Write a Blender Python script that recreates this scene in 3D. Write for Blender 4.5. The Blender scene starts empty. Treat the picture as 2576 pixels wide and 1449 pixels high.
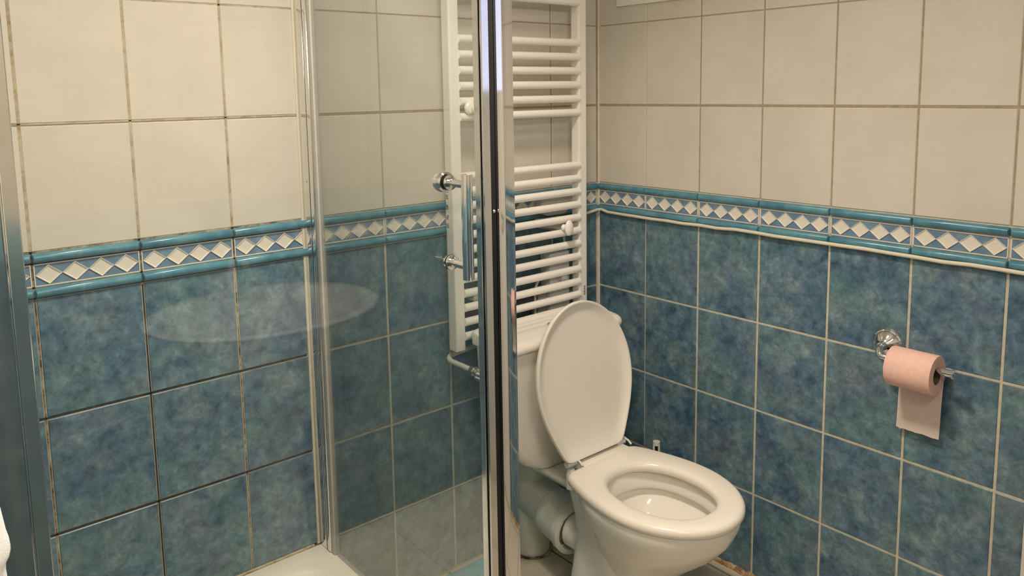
import bpy, bmesh, math, random
from mathutils import Vector, Matrix
random.seed(7)
S = bpy.context.scene
COL = S.collection
PI = math.pi

# ------------------------------------------------------------------ camera, world, lights, exposure
cam = bpy.data.cameras.new('camera')
cam.sensor_width = 36.0
cam.lens = 1973.917 / 2576 * 36
cam.shift_x = 0.0
cam.shift_y = -247.7 / 2576
cam.clip_start = 0.02
camo = bpy.data.objects.new('camera', cam)
camo.location = (-1.85640, -1.77193, 1.40075)
camo.rotation_euler = (1.44509464, 0.0158974968, -0.699633986)
COL.objects.link(camo)
S.camera = camo

w = bpy.data.worlds.new('world'); S.world = w; w.use_nodes = True
w.node_tree.nodes['Background'].inputs[0].default_value = (0.6, 0.72, 1.0, 1)
w.node_tree.nodes['Background'].inputs[1].default_value = 0.6

LAMP = (-1.16, -0.84, 2.36)
ld = bpy.data.lights.new('ceiling_lamp_bulb', 'AREA'); ld.shape = 'DISK'; ld.size = 0.26
ld.energy = 16.4; ld.spread = math.radians(128); ld.color = (1.0, 0.86, 0.70)
lo = bpy.data.objects.new('ceiling_lamp_bulb', ld); lo.location = (LAMP[0], LAMP[1], LAMP[2] - 0.045); COL.objects.link(lo)
FILL = (-1.45, -1.925, 1.88)          # added fill lamp on the front wall, unseen behind the camera
vd = bpy.data.lights.new('fill_lamp_bulb', 'AREA'); vd.shape = 'RECTANGLE'; vd.size = 0.5; vd.size_y = 0.08
vd.energy = 17.5; vd.color = (1.0, 0.89, 0.76)
vo = bpy.data.objects.new('fill_lamp_bulb', vd); vo.location = FILL; vo.rotation_euler = (math.radians(74), 0, 0); COL.objects.link(vo)

WINDOW_EMIT = 0.85
S.view_settings.view_transform = 'Standard'
S.view_settings.look = 'None'
S.view_settings.exposure = 0.10
S.view_settings.gamma = 1.0
S.view_settings.use_curve_mapping = False
S.cycles.max_bounces = 14
S.cycles.transparent_max_bounces = 16
S.cycles.diffuse_bounces = 5
S.cycles.glossy_bounces = 6
S.cycles.caustics_reflective = False
S.cycles.sample_clamp_indirect = 6.0

# ------------------------------------------------------------------ materials
class NT:
    def __init__(s, name):
        s.m = bpy.data.materials.new(name); s.m.use_nodes = True
        s.t = s.m.node_tree; s.b = s.t.nodes['Principled BSDF']; s.out = s.t.nodes['Material Output']
    def n(s, typ, **kw):
        x = s.t.nodes.new(typ)
        for k, v in kw.items(): setattr(x, k, v)
        return x
    def l(s, a, b): s.t.links.new(a, b)
    def math(s, op, a, b=None, c=None):
        x = s.n('ShaderNodeMath', operation=op)
        for i, v in enumerate((a, b, c)):
            if v is None: continue
            if isinstance(v, (int, float)): x.inputs[i].default_value = v
            else: s.l(v, x.inputs[i])
        return x.outputs[0]
    def noise(s, vec, scale, detail=4, rough=0.6, dist=0.0):
        x = s.n('ShaderNodeTexNoise'); x.inputs['Scale'].default_value = scale; x.inputs['Detail'].default_value = detail
        x.inputs['Roughness'].default_value = rough; x.inputs['Distortion'].default_value = dist
        s.l(vec, x.inputs['Vector']); return x.outputs['Fac']
    def ramp(s, fac, stops):
        x = s.n('ShaderNodeValToRGB'); e = x.color_ramp.elements
        while len(e) < len(stops): e.new(0.5)
        for i, (p, c) in enumerate(stops):
            e[i].position = p; e[i].color = (*c, 1) if len(c) == 3 else c
        s.l(fac, x.inputs[0]); return x.outputs[0]
    def mix(s, fac, a, b, mode='MIX'):
        x = s.n('ShaderNodeMix', data_type='RGBA', blend_type=mode)
        for k, v in ((0, fac), (6, a), (7, b)):
            if isinstance(v, (int, float)): x.inputs[k].default_value = v
            elif isinstance(v, tuple): x.inputs[k].default_value = (*v, 1)
            else: s.l(v, x.inputs[k])
        return x.outputs[2]
    def coords(s, per_object=True, stretch=(1, 1, 1)):
        tc = s.n('ShaderNodeTexCoord'); mp = s.n('ShaderNodeMapping'); mp.inputs['Scale'].default_value = stretch
        s.l(tc.outputs['Object'], mp.inputs['Vector'])
        if per_object:
            oi = s.n('ShaderNodeObjectInfo'); sc = s.n('ShaderNodeVectorMath', operation='SCALE')
            sc.inputs[0].default_value = (37.0, 53.0, 71.0); s.l(oi.outputs['Random'], sc.inputs['Scale'])
            s.l(sc.outputs[0], mp.inputs['Location'])
        return mp.outputs[0]
    def bump(s, h, strength=0.2, dist=0.001):
        x = s.n('ShaderNodeBump'); x.inputs['Strength'].default_value = strength; x.inputs['Distance'].default_value = dist
        s.l(h, x.inputs['Height']); s.l(x.outputs[0], s.b.inputs['Normal'])
    def set(s, **kw):
        for k, v in kw.items():
            k = {'rough': 'Roughness', 'metal': 'Metallic', 'color': 'Base Color', 'spec': 'Specular IOR Level', 'coat': 'Coat Weight'}.get(k, k)
            if isinstance(v, tuple): s.b.inputs[k].default_value = (*v, 1)
            elif isinstance(v, (int, float)): s.b.inputs[k].default_value = v
            else: s.l(v, s.b.inputs[k])
        return s

M = {}
def simple(name, color, rough=0.4, metal=0.0, var=0.06, nscale=30, bump=0.0, spec=0.5):
    t = NT(name); c = t.coords(False); f = t.noise(c, nscale, 3)
    dark = tuple(x * (1 - var) for x in color); lite = tuple(min(1, x * (1 + var)) for x in color)
    t.set(color=t.ramp(f, [(0.3, dark), (0.7, lite)]), rough=rough, metal=metal, spec=spec)
    if bump: t.bump(t.noise(c, nscale * 8, 2), bump, 0.0006)
    M[name] = t.m; return t.m

def blue_mottle(t, c):
    a = t.noise(c, 12.0, 6, 0.68, 0.35)
    b = t.noise(c, 6.0, 4, 0.6, 0.3)
    g = t.noise(c, 55.0, 5, 0.75)
    p = t.noise(c, 6.5, 4, 0.6, 0.2); q = t.noise(c, 34.0, 5, 0.72, 0.4)
    base = t.ramp(a, [(0.30, (0.048, 0.098, 0.172)), (0.44, (0.088, 0.163, 0.243)), (0.56, (0.142, 0.222, 0.284)), (0.72, (0.235, 0.305, 0.335))])
    green = t.ramp(b, [(0.45, (0, 0, 0)), (0.60, (1, 1, 1))])
    col = t.mix(t.math('MULTIPLY', green, 0.42), base, (0.115, 0.228, 0.222))
    col = t.mix(t.math('MULTIPLY', t.ramp(p, [(0.54, (0, 0, 0)), (0.70, (1, 1, 1))]), 0.55), col, (0.165, 0.178, 0.235))
    col = t.mix(0.75, col, t.ramp(q, [(0.32, (0.48, 0.49, 0.52)), (0.50, (1, 1, 1)), (0.68, (1.55, 1.52, 1.42))]), 'MULTIPLY')
    grain = t.ramp(g, [(0.30, (0.66, 0.66, 0.66)), (0.70, (1.36, 1.36, 1.36))])
    return t.mix(0.65, col, grain, 'MULTIPLY')

t = NT('blue_tile'); c = t.coords(True)
t.set(color=blue_mottle(t, c), rough=0.32, spec=0.4); t.bump(t.noise(c, 45, 3), 0.12, 0.0006); M['blue_tile'] = t.m

t = NT('cream_tile'); c = t.coords(True); c2 = t.coords(True, (6, 6, 60))
a = t.noise(c, 6, 4, 0.6); s2 = t.noise(c2, 2.2, 3)
col = t.ramp(a, [(0.3, (0.600, 0.566, 0.500)), (0.5, (0.640, 0.602, 0.536)), (0.72, (0.672, 0.634, 0.572))])
col = t.mix(0.22, col, t.ramp(s2, [(0.35, (0.90, 0.90, 0.90)), (0.65, (1.04, 1.04, 1.04))]), 'MULTIPLY')
t.set(color=col, rough=0.42, spec=0.35); t.bump(s2, 0.06, 0.0006); M['cream_tile'] = t.m

t = NT('teal_pencil_glaze'); c = t.coords(True)
col = t.ramp(t.noise(c, 14, 5, 0.7), [(0.3, (0.045, 0.165, 0.255)), (0.52, (0.090, 0.255, 0.340)), (0.75, (0.165, 0.360, 0.420))])
t.set(color=col, rough=0.26, spec=0.5); t.bump(t.noise(c, 60, 4), 0.25, 0.0008); M['teal'] = t.m

t = NT('blue_border_glaze'); c = t.coords(True)
col = t.ramp(t.noise(c, 22, 5, 0.7), [(0.3, (0.110, 0.190, 0.300)), (0.55, (0.165, 0.260, 0.370)), (0.75, (0.240, 0.340, 0.430))])
t.set(color=col, rough=0.3); M['border'] = t.m

simple('diamond_glaze', (0.76, 0.72, 0.64), 0.24, var=0.03)
t = NT('cream_grout'); tc = t.n('ShaderNodeTexCoord'); sx = t.n('ShaderNodeSeparateXYZ'); t.l(tc.outputs['Object'], sx.inputs[0])
c = t.coords(False); f = t.noise(c, 60, 4)
col = t.mix(t.math('GREATER_THAN', sx.outputs[2], 1.099), t.ramp(f, [(0.3, (0.50, 0.46, 0.355)), (0.7, (0.66, 0.61, 0.49))]), t.ramp(f, [(0.3, (0.30, 0.24, 0.165)), (0.7, (0.42, 0.345, 0.25))]))  # grout between the cream tiles coloured darker for the shade in its recess
t.set(color=col, rough=0.85); M['cream_grout'] = t.m
simple('black_grout', (0.030, 0.024, 0.018), 0.8, var=0.6, nscale=40, bump=0.3)
t = NT('mouldy_grout'); c = t.coords(False)
col = t.ramp(t.noise(c, 26, 5, 0.75), [(0.36, (0.040, 0.028, 0.018)), (0.45, (0.17, 0.115, 0.065)), (0.53, (0.33, 0.27, 0.17)), (0.66, (0.48, 0.44, 0.33))])
t.set(color=col, rough=0.85); M['mouldy_grout'] = t.m
t = NT('brown_grout'); c = t.coords(False)
col = t.ramp(t.noise(c, 22, 5, 0.75), [(0.30, (0.16, 0.11, 0.07)), (0.42, (0.36, 0.29, 0.19)), (0.55, (0.50, 0.44, 0.32))])
t.set(color=col, rough=0.85); M['brown_grout'] = t.m
t = NT('orange_mould_sealant'); c = t.coords(False)
col = t.ramp(t.noise(c, 45, 5, 0.75), [(0.34, (0.10, 0.05, 0.02)), (0.48, (0.36, 0.22, 0.10)), (0.62, (0.55, 0.40, 0.23))])
t.set(color=col, rough=0.7); t.bump(t.noise(c, 120, 3), 0.5, 0.002); M['orange_sealant'] = t.m
simple('silicone', (0.70, 0.65, 0.53), 0.4, var=0.05)
simple('ceramic', (0.86, 0.83, 0.77), 0.10, var=0.012, nscale=8, spec=0.55)
simple('seat_plastic', (0.87, 0.82, 0.735), 0.22, var=0.012, nscale=8)
simple('radiator_enamel', (0.90, 0.87, 0.82), 0.28, var=0.012, nscale=10)
simple('door_paint', (0.80, 0.77, 0.70), 0.4, var=0.02)
simple('white_plastic', (0.74, 0.73, 0.69), 0.35, var=0.02)
simple('grey_plastic', (0.50, 0.49, 0.47), 0.45, var=0.05)
simple('pvc', (0.70, 0.71, 0.63), 0.38, var=0.05, nscale=14)
simple('tray_acrylic', (0.90, 0.86, 0.75), 0.16, var=0.02, nscale=6)
simple('chrome', (0.78, 0.78, 0.79), 0.05, 1.0, var=0.01)
simple('satin_aluminium', (0.80, 0.80, 0.79), 0.13, 1.0, var=0.03)
simple('mirror_aluminium', (0.72, 0.73, 0.74), 0.08, 1.0, var=0.02)
simple('black_rubber', (0.006, 0.006, 0.007), 0.55, var=0.2)
simple('dark_gap', (0.02, 0.018, 0.015), 0.7, var=0.3)
simple('light_blue_cotton', (0.16, 0.56, 0.68), 0.95, var=0.18, nscale=160, bump=0.6)
simple('white_cotton', (0.80, 0.80, 0.80), 0.95, var=0.06, nscale=160, bump=0.6)
simple('pink_tissue', (0.86, 0.55, 0.475), 0.95, var=0.05, nscale=90, bump=0.25)
simple('shaded_tissue', (0.68, 0.565, 0.525), 0.95, var=0.04, nscale=90, bump=0.2)  # same paper as the roll, greyed in colour for shade and tile bounce
simple('cardboard', (0.20, 0.13, 0.09), 0.9, var=0.15)
simple('dark_pipe', (0.09, 0.09, 0.10), 0.35, var=0.2)
simple('ceiling_paint', (0.80, 0.78, 0.73), 0.9, var=0.02)
simple('brass_nut', (0.55, 0.54, 0.48), 0.22, 1.0, var=0.08)
simple('ink', (0.10, 0.10, 0.10), 0.7, var=0.1)

t = NT('floor_tile_glaze'); c = t.coords(True)
col = t.ramp(t.noise(c, 9, 5, 0.6), [(0.3, (0.54, 0.48, 0.38)), (0.7, (0.64, 0.57, 0.46))])
t.set(color=col, rough=0.35); M['floor_tile'] = t.m
simple('floor_grout', (0.09, 0.075, 0.055), 0.9, var=0.3, nscale=40)

def glass(name, tint, dirt=0.0):
    t = NT(name); t.t.nodes.remove(t.b)
    geo = t.n('ShaderNodeNewGeometry')
    ior = t.math('SUBTRACT', 1.5, t.math('MULTIPLY', geo.outputs['Backfacing'], 1.5 - 1 / 1.5))
    fr = t.n('ShaderNodeFresnel'); t.l(ior, fr.inputs['IOR'])
    tr = t.n('ShaderNodeBsdfTransparent'); tr.inputs[0].default_value = (*tint, 1)
    gl = t.n('ShaderNodeBsdfGlossy'); gl.inputs['Roughness'].default_value = 0.0; gl.inputs[0].default_value = (0.96, 0.97, 0.96, 1)
    mx = t.n('ShaderNodeMixShader'); t.l(fr.outputs[0], mx.inputs[0]); t.l(tr.outputs[0], mx.inputs[1]); t.l(gl.outputs[0], mx.inputs[2])
    last = mx.outputs[0]
    if dirt:
        df = t.n('ShaderNodeBsdfDiffuse'); df.inputs[0].default_value = (0.75, 0.74, 0.70, 1)
        c = t.coords(False, (4, 4, 1.0)); f = t.math('MULTIPLY', t.noise(c, 3, 5, 0.6), dirt)
        m2 = t.n('ShaderNodeMixShader'); t.l(f, m2.inputs[0]); t.l(last, m2.inputs[1]); t.l(df.outputs[0], m2.inputs[2]); last = m2.outputs[0]
    t.l(last, t.out.inputs[0]); M[name] = t.m
glass('shower_glass', (0.982, 0.992, 0.984), 0.012)
glass('side_glass', (0.976, 0.992, 0.984), 0.012)
simple('glass_edge', (0.22, 0.36, 0.32), 0.15, var=0.1)

# tiled finish of the walls that only show in reflections (blue below, cream above, grout lines)
t = NT('tiled_wall_finish'); tc = t.n('ShaderNodeTexCoord'); sx = t.n('ShaderNodeSeparateXYZ'); t.l(tc.outputs['Object'], sx.inputs[0])
c = tc.outputs['Object']
hor = t.math('ADD', sx.outputs[0], sx.outputs[1]); z = sx.outputs[2]
fx = t.math('ABSOLUTE', t.math('SUBTRACT', t.math('FRACT', t.math('DIVIDE', t.math('ADD', hor, 10.009), 0.2)), 0.5))
zb = t.math('SUBTRACT', z, t.math('MULTIPLY', t.math('GREATER_THAN', z, 1.05), 0.0915))
fz = t.math('ABSOLUTE', t.math('SUBTRACT', t.math('FRACT', t.math('DIVIDE', t.math('ADD', zb, 9.9935), 0.25)), 0.5))
gr = t.math('MAXIMUM', t.math('GREATER_THAN', fx, 0.489), t.math('GREATER_THAN', fz, 0.491))
isw = t.math('GREATER_THAN', z, 1.098)
isb = t.math('MULTIPLY', t.math('GREATER_THAN', z, 1.0065), t.math('LESS_THAN', z, 1.098))
col = t.mix(isw, blue_mottle(t, c), (0.70, 0.655, 0.56))
col = t.mix(isb, col, (0.20, 0.38, 0.44))
col = t.mix(t.math('MULTIPLY', gr, t.math('SUBTRACT', 1.0, isb)), col, (0.50, 0.45, 0.36))
t.set(color=col, rough=0.35); M['tiled_wall'] = t.m

t = NT('frosted_pane'); t.set(color=(0.8, 0.85, 0.95), rough=0.6)
t.b.inputs['Emission Color'].default_value = (0.60, 0.66, 1.0, 1); t.b.inputs['Emission Strength'].default_value = WINDOW_EMIT; M['frosted_pane'] = t.m
t = NT('lamp_diffuser'); t.set(color=(0.9, 0.85, 0.75), rough=0.5)
t.b.inputs['Emission Color'].default_value = (1.0, 0.82, 0.6, 1); t.b.inputs['Emission Strength'].default_value = 3.0; M['lamp_diffuser'] = t.m
t = NT('toilet_water'); t.set(color=(0.55, 0.55, 0.5), rough=0.02); M['water'] = t.m

# ------------------------------------------------------------------ mesh helpers
class MB:
    def __init__(s): s.v = []; s.f = []
    def add(s, vs, fs):
        o = len(s.v); s.v += [tuple(p) for p in vs]; s.f += [tuple(i + o for i in q) for q in fs]; return s
    def box(s, a, b, bev=0.0):
        a, b = [min(a[i], b[i]) for i in range(3)], [max(a[i], b[i]) for i in range(3)]
        if bev <= 0:
            x0, y0, z0 = a; x1, y1, z1 = b
            return s.add([(x0, y0, z0), (x1, y0, z0), (x1, y1, z0), (x0, y1, z0), (x0, y0, z1), (x1, y0, z1), (x1, y1, z1), (x0, y1, z1)],
                         [(0, 3, 2, 1), (4, 5, 6, 7), (0, 1, 5, 4), (1, 2, 6, 5), (2, 3, 7, 6), (3, 0, 4, 7)])
        bm = bmesh.new(); bmesh.ops.create_cube(bm, size=1)
        for v in bm.verts:
            v.co = Vector([a[i] + (v.co[i] + 0.5) * (b[i] - a[i]) for i in range(3)])
        bmesh.ops.bevel(bm, geom=bm.edges[:], offset=bev, segments=2, profile=0.5, affect='EDGES')
        bm.verts.index_update(); s.add([v.co[:] for v in bm.verts], [[v.index for v in f.verts] for f in bm.faces]); bm.free(); return s
    def loft(s, rings, cap0=True, cap1=True, closed=True):
        n = len(rings[0]); o = len(s.v)
        for r in rings: s.v += [tuple(p) for p in r]
        for i in range(len(rings) - 1):
            for j in range(n if closed else n - 1):
                k = (j + 1) % n
                s.f.append((o + i * n + j, o + i * n + k, o + (i + 1) * n + k, o + (i + 1) * n + j))
        if cap0: s.f.append(tuple(o + j for j in reversed(range(n))))
        if cap1: s.f.append(tuple(o + (len(rings) - 1) * n + j for j in range(n)))
        return s
    def tube(s, path, r, seg=12, caps=True):
        P = [Vector(p) for p in path]; rings = []; up = None
        for i, p in enumerate(P):
            d = (P[min(i + 1, len(P) - 1)] - P[max(i - 1, 0)]).normalized()
            if up is None:
                up = Vector((0, 0, 1)) if abs(d.z) < 0.9 else Vector((1, 0, 0))
            a = d.cross(up).normalized(); b = a.cross(d).normalized(); up = b
            rr = r[i] if isinstance(r, (list, tuple)) else r
            rings.append([p + (a * math.cos(t) + b * math.sin(t)) * rr for t in [2 * PI * k / seg for k in range(seg)]])
        return s.loft(rings, caps, caps)
    def lathe(s, prof, origin, axis, seg=28):
        ax = Vector(axis).normalized(); u = ax.orthogonal().normalized(); v = ax.cross(u); O = Vector(origin)
        rings = [[O + ax * h + (u * math.cos(2 * PI * k / seg) + v * math.sin(2 * PI * k / seg)) * max(r, 1e-5) for k in range(seg)] for r, h in prof]
        return s.loft(rings, True, True)
    def sphere(s, c, r, sx=1, sy=1, sz=1, seg=20, rg=12):
        rings = []
        for i in range(rg + 1):
            ph = -PI / 2 + PI * i / rg; rr = max(1e-5, math.cos(ph))
            rings.append([(c[0] + r * sx * rr * math.cos(2 * PI * k / seg), c[1] + r * sy * rr * math.sin(2 * PI * k / seg), c[2] + r * sz * math.sin(ph)) for k in range(seg)])
        return s.loft(rings, True, True)
    def mesh(s, name, mat, base=(0, 0, 0), smooth=28):
        me = bpy.data.meshes.new(name)
        me.from_pydata([(p[0] - base[0], p[1] - base[1], p[2] - base[2]) for p in s.v], [], s.f)
        bm = bmesh.new(); bm.from_mesh(me); bmesh.ops.recalc_face_normals(bm, faces=bm.faces[:]); bm.to_mesh(me); bm.free()
        if smooth:
            me.polygons.foreach_set('use_smooth', [True] * len(me.polygons)); me.set_sharp_from_angle(angle=math.radians(smooth))
        me.materials.append(M[mat] if isinstance(mat, str) else mat); me.update(); return me

BASE = {}
def put(name, me, parent=None, loc=None, rot=None):
    o = bpy.data.objects.new(name, me); COL.objects.link(o)
    if parent is not None: o.parent = parent
    if loc is not None: o.location = loc
    if rot is not None: o.rotation_euler = rot
    return o
def obj(name, mb, mat, parent=None, smooth=28, label=None):
    base = BASE.get(parent.name, (0, 0, 0)) if parent is not None else (0, 0, 0)
    o = put(name, mb.mesh(name, mat, base, smooth), parent); BASE[o.name] = base
    if label: o['label'] = label
    return o
def tag(o, label, cat, group=None):
    o['label'] = label; o['category'] = cat
    if group: o['group'] = group
    return o
def thing(name, label, cat, loc, group=None):
    o = put(name, None, None, loc); BASE[o.name] = tuple(loc); o.empty_display_size = 0.05
    return tag(o, label, cat, group)
def struct(name, mb, mat, label=None, smooth=28):
    o = obj(name, mb, mat, None, smooth); o['kind'] = 'structure'
    if label: o['label'] = label
    return o
def solo(name, mb, mat, label, cat, group=None, smooth=28):
    b = Vector((0, 0, 0)); n = len(mb.v)
    cx = sum(p[0] for p in mb.v) / n; cy = sum(p[1] for p in mb.v) / n; cz = min(p[2] for p in mb.v)
    o = put(name, mb.mesh(name, mat, (cx, cy, cz), smooth), None, (cx, cy, cz)); BASE[o.name] = (cx, cy, cz)
    return tag(o, label, cat, group)

# ------------------------------------------------------------------ room shell
XL, YF, ZC = -1.95, -1.985, 2.40
struct('wall_back', MB().box((-1.95, 0.0016, 0), (0.12, 0.12, ZC)), 'cream_grout', 'rear wall: blue mottled tiles under a diamond border, cream tiles above')
WB = bpy.data.objects['wall_back']
struct('wall_right', MB().box((0.0016, -2.19, 0), (0.12, 0.0016, ZC)), 'cream_grout', 'right wall: blue mottled tiles under a diamond border, cream tiles above')
WR = bpy.data.objects['wall_right']
struct('wall_left', MB().box((XL - 0.12, -2.19, 0), (XL, 0.12, ZC)), 'tiled_wall')
struct('wall_partition', MB().box((XL, -0.742, 0), (-1.812, 0.0016, ZC)), 'tiled_wall')
struct('wall_front', MB().box((XL, YF - 0.12, 0), (0.0016, YF, ZC)), 'tiled_wall')
struct('ceiling', MB().box((XL - 0.12, YF - 0.12, ZC), (0.12, 0.12, ZC + 0.1)), 'ceiling_paint')
struct('floor', MB().box((XL - 0.12, YF - 0.12, -0.1), (0.12, 0.12, 0.0)), 'floor_grout', 'beige floor tiles with dark joints')
FL = bpy.data.objects['floor']

# floor tiles: joints through x = -0.337 and y = -0.078
fm = MB()
def tile_mesh(w, h, d, ch, name, mat):
    """front face towards -Y, origin at the lower left corner of the front"""
    a = [(0, ch, 0), (w, ch, 0), (w, ch, h), (0, ch, h)]
    f = [(ch, 0, ch), (w - ch, 0, ch), (w - ch, 0, h - ch), (ch, 0, h - ch)]
    k = [(0, d, 0), (w, d, 0), (w, d, h), (0, d, h)]
    m = MB(); m.loft([k, a, f], True, True)
    return m.mesh(name, mat, smooth=0)
flt = tile_mesh(0.2935, 0.2935, 0.006, 0.001, 'floor_tile', 'floor_tile')
for i in range(-6, 2):
    for j in range(-7, 1):
        x0 = -0.337 + i * 0.3 + 0.00325; y0 = -0.078 + j * 0.3 + 0.00325
        if x0 > -0.02 or x0 < -1.9 or y0 > -0.02 or y0 < -2.1: continue
        o = put('floor_tile', flt, FL, (x0, y0, 0.0), (-PI / 2, 0, 0)); o.location = (x0, y0, 0.004)
        sx = min(1.0, (-x0) / 0.296); sy = min(1.0, (-y0) / 0.296)
        o.scale = (sx, 1, sy)
# rotate: mesh front (-Y) must look up (+Z): rotation -90 deg about X sends -Y to +Z and Z to +Y

J = 0.0058
Z_BLUE = [0.0065, 0.2565, 0.5065, 0.7565]
Z_CREAM = [1.0980, 1.3500, 1.5985, 1.8480, 2.0980]
blue_me = tile_mesh(0.2 - J, 0.25 - J, 0.008, 0.0014, 'blue_tile', 'blue_tile')
JC = 0.0042
cream_me = tile_mesh(0.2 - JC, 0.25 - JC, 0.008, 0.0014, 'cream_tile', 'cream_tile')
def pencil_mesh():
    w, h = 0.2 - 0.003, 0.0195; prof = []
    for k in range(9):
        a = PI * k / 8; prof.append((-math.sin(a) * 0.0095, h / 2 - math.cos(a) * h / 2))
    r = [[(x, 0.004, 0.0)] + [(x, y - 0.0005, z) for y, z in prof] + [(x, 0.004, h)] for x in (0.0, w)]
    e = 0.0022
    def ring(x, f): return [(x, 0.004, 0.0)] + [(x, (y) * f - 0.0005, h / 2 + (z - h / 2) * (0.9 + 0.1 * f)) for y, z in prof] + [(x, 0.004, h)]
    m = MB(); m.loft([ring(0, 0.6), ring(e, 1), ring(w - e, 1), ring(w, 0.6)], True, True)
    return m.mesh('pencil_tile', 'teal', smooth=50)
pencil_me = pencil_mesh()
border_me = tile_mesh(0.2 - 0.0045, 0.0455, 0.008, 0.0010, 'border_tile', 'border')
edge_m = MB()
for z0, z1 in ((0.0, 0.0022), (0.0455 - 0.0022, 0.0455)): edge_m.box((0, -0.0016, z0), (0.1955, 0.003, z1))
for x0, x1 in ((0.0, 0.002), (0.1935, 0.1955)): edge_m.box((x0, -0.0016, 0), (x1, 0.003, 0.0455))
edge_me = edge_m.mesh('white_edging', 'diamond_glaze', smooth=0)
def diamond_mesh():
    a, b = 0.0238, 0.0196; rings = []
    for f, y in ((1.0, 0.0010), (1.0, -0.0022), (0.95, -0.0024), (0.84, -0.0001), (0.80, -0.0001)):
        rings.append([(-a * f, y, 0), (0, y, -b * f), (a * f, y, 0), (0, y, b * f)])
    m = MB(); m.loft(rings, True, True); return m.mesh('diamond', 'diamond_glaze', smooth=0)
diamond_me = diamond_mesh()

def clad(wall, n, origin, right):
    """origin(i) gives location of the lower left corner of column i as seen; right = wall on the right"""
    rz = -PI / 2 if right else 0.0
    for i in range(n):
        def L(z, dx=0.0, y=0.0):
            d = i * 0.2 + (-0.003 if right else 0.009)
            if right: return (y, -(max(d, 0.0) + dx), z)
            return (-(d + 0.2) + dx, y, z)
        for z in Z_BLUE:
            o = put('blue_tile', blue_me, wall, L(z + J / 2, J / 2), (0, 0, rz))
        for z in Z_CREAM:
            o = put('cream_tile', cream_me, wall, L(z + JC / 2, JC / 2), (0, 0, rz))
        for z in (1.0068, 1.0770):
            put('pencil_tile', pencil_me, wall, L(z, 0.0015), (0, 0, rz))
        b = put('border_tile', border_me, wall, L(1.0289, 0.00225, 0.0006), (0, 0, rz))
        put('white_edging', edge_me, b)
        for k in range(4):
            put('diamond', diamond_me, b, (0.1955 / 2 + (k - 1.5) * 0.0478, 0, 0.02275))
clad(WB, 9, None, False)
clad(WR, 8, None, True)

# dirty grout inside the shower on the rear wall, x < -1.04
def strip(wall, x0, x1, z0, z1, mat, name='grout_line'):
    return obj(name, MB().box((x0, 0.0006, z0), (x1, 0.0030, z1)), mat, wall, 0)
for z in Z_BLUE[1:]: strip(WB, -1.81, -1.042, z - 0.0011, z + 0.0032, 'black_grout')
strip(WB, -1.81, -1.042, 1.0048, 1.0082, 'black_grout')
strip(WB, -1.81, -1.042, 1.0255, 1.0296, 'brown_grout')
strip(WB, -1.81, -1.042, 1.0735, 1.0785, 'black_grout')
strip(WB, -1.81, -1.042, 1.0955, 1.1005, 'mouldy_grout')
for z in Z_CREAM[1:4]: strip(WB, -1.81, -1.042, z - 0.0012, z + 0.0022, 'brown_grout')
for i in (6, 7, 8):
    x = -(i * 0.2 + 0.009)
    strip(WB, x - 0.0016, x + 0.0018, 0.26, 1.0, 'mouldy_grout' if i != 7 else 'black_grout')
    strip(WB, x - 0.0026, x + 0.0026, 1.0, 1.10, 'mouldy_grout')
    strip(WB, x - 0.0026, x + 0.0026, 1.10, 2.0, 'brown_grout')

# sealant beads
def bead(name, p0, p1, r, mat, n=40, jit=0.0):
    P0, P1 = Vector(p0), Vector(p1); pts = []; rr = []
    for k in range(n + 1):
        pts.append(P0.lerp(P1, k / n) + Vector((random.uniform(-jit, jit) * 0.4, random.uniform(-jit, jit) * 0.4, random.uniform(-jit, jit)))); rr.append(r * random.uniform(1 - jit * 60, 1 + jit * 60))
    return struct(name, MB().tube(pts, rr, 8), mat)
bead('trim_1', (-0.0005, -0.0005, 0.006), (-0.0005, -0.0005, 2.4), 0.0042, 'silicone', 10)
bead('trim_2', (-1.0368, -0.0008, 0.258), (-1.0368, -0.0008, 1.90), 0.0036, 'silicone', 60, 0.0006)
bead('trim_3', (-0.0015, -0.05, 0.006), (-0.0015, -1.6, 0.006), 0.0105, 'orange_sealant', 120, 0.0028)
bead('trim_4', (-1.80, -0.0015, 0.2575), (-1.05, -0.0015, 0.2575), 0.0032, 'brown_grout', 60, 0.0007)

# ------------------------------------------------------------------ shower tray
TX0, TX1, TY0 = -1.810, -1.012, -0.765
def rrect(x0, x1, y0, y1, r, z, n=8):
    pts = []
    for cx, cy, a0 in ((x1 - r, y1 - r, 0), (x0 + r, y1 - r, PI / 2), (x0 + r, y0 + r, PI), (x1 - r, y0 + r, 1.5 * PI)):
        for k in range(n + 1):
            a = a0 + PI / 2 * k / n; pts.append((cx + r * math.cos(a), cy + r * math.sin(a), z))
    return pts
def inset(d, z, r): return rrect(TX0 + d, TX1 - d, TY0 + d, -0.0005 - d, r, z)
m = MB()
m.loft([rrect(TX0, TX1, TY0, -0.0005, 0.004, 0.0), rrect(TX0, TX1, TY0, -0.0005, 0.004, 0.247), inset(0.003, 0.2545, 0.005), inset(0.010, 0.257, 0.008),
        inset(0.062, 0.2565, 0.07), inset(0.072, 0.2535, 0.08), inset(0.080, 0.244, 0.085), inset(0.098, 0.160, 0.09), inset(0.115, 0.146, 0.09), inset(0.150, 0.141, 0.08), inset(0.30, 0.134, 0.03)], True, True)
tray = thing('shower_tray', 'raised cream white shower tray in the tiled corner behind the glass', 'shower tray', (-1.4, -0.38, 0))
obj('basin', m, 'tray_acrylic', tray, 30)
m = MB().lathe([(0.045, 0.0), (0.045, 0.003), (0.038, 0.006), (0.012, 0.006), (0.0, 0.004)], (-1.41, -0.38, 0.134), (0, 0, 1))
obj('drain_cover', m, 'chrome', tray)

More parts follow.
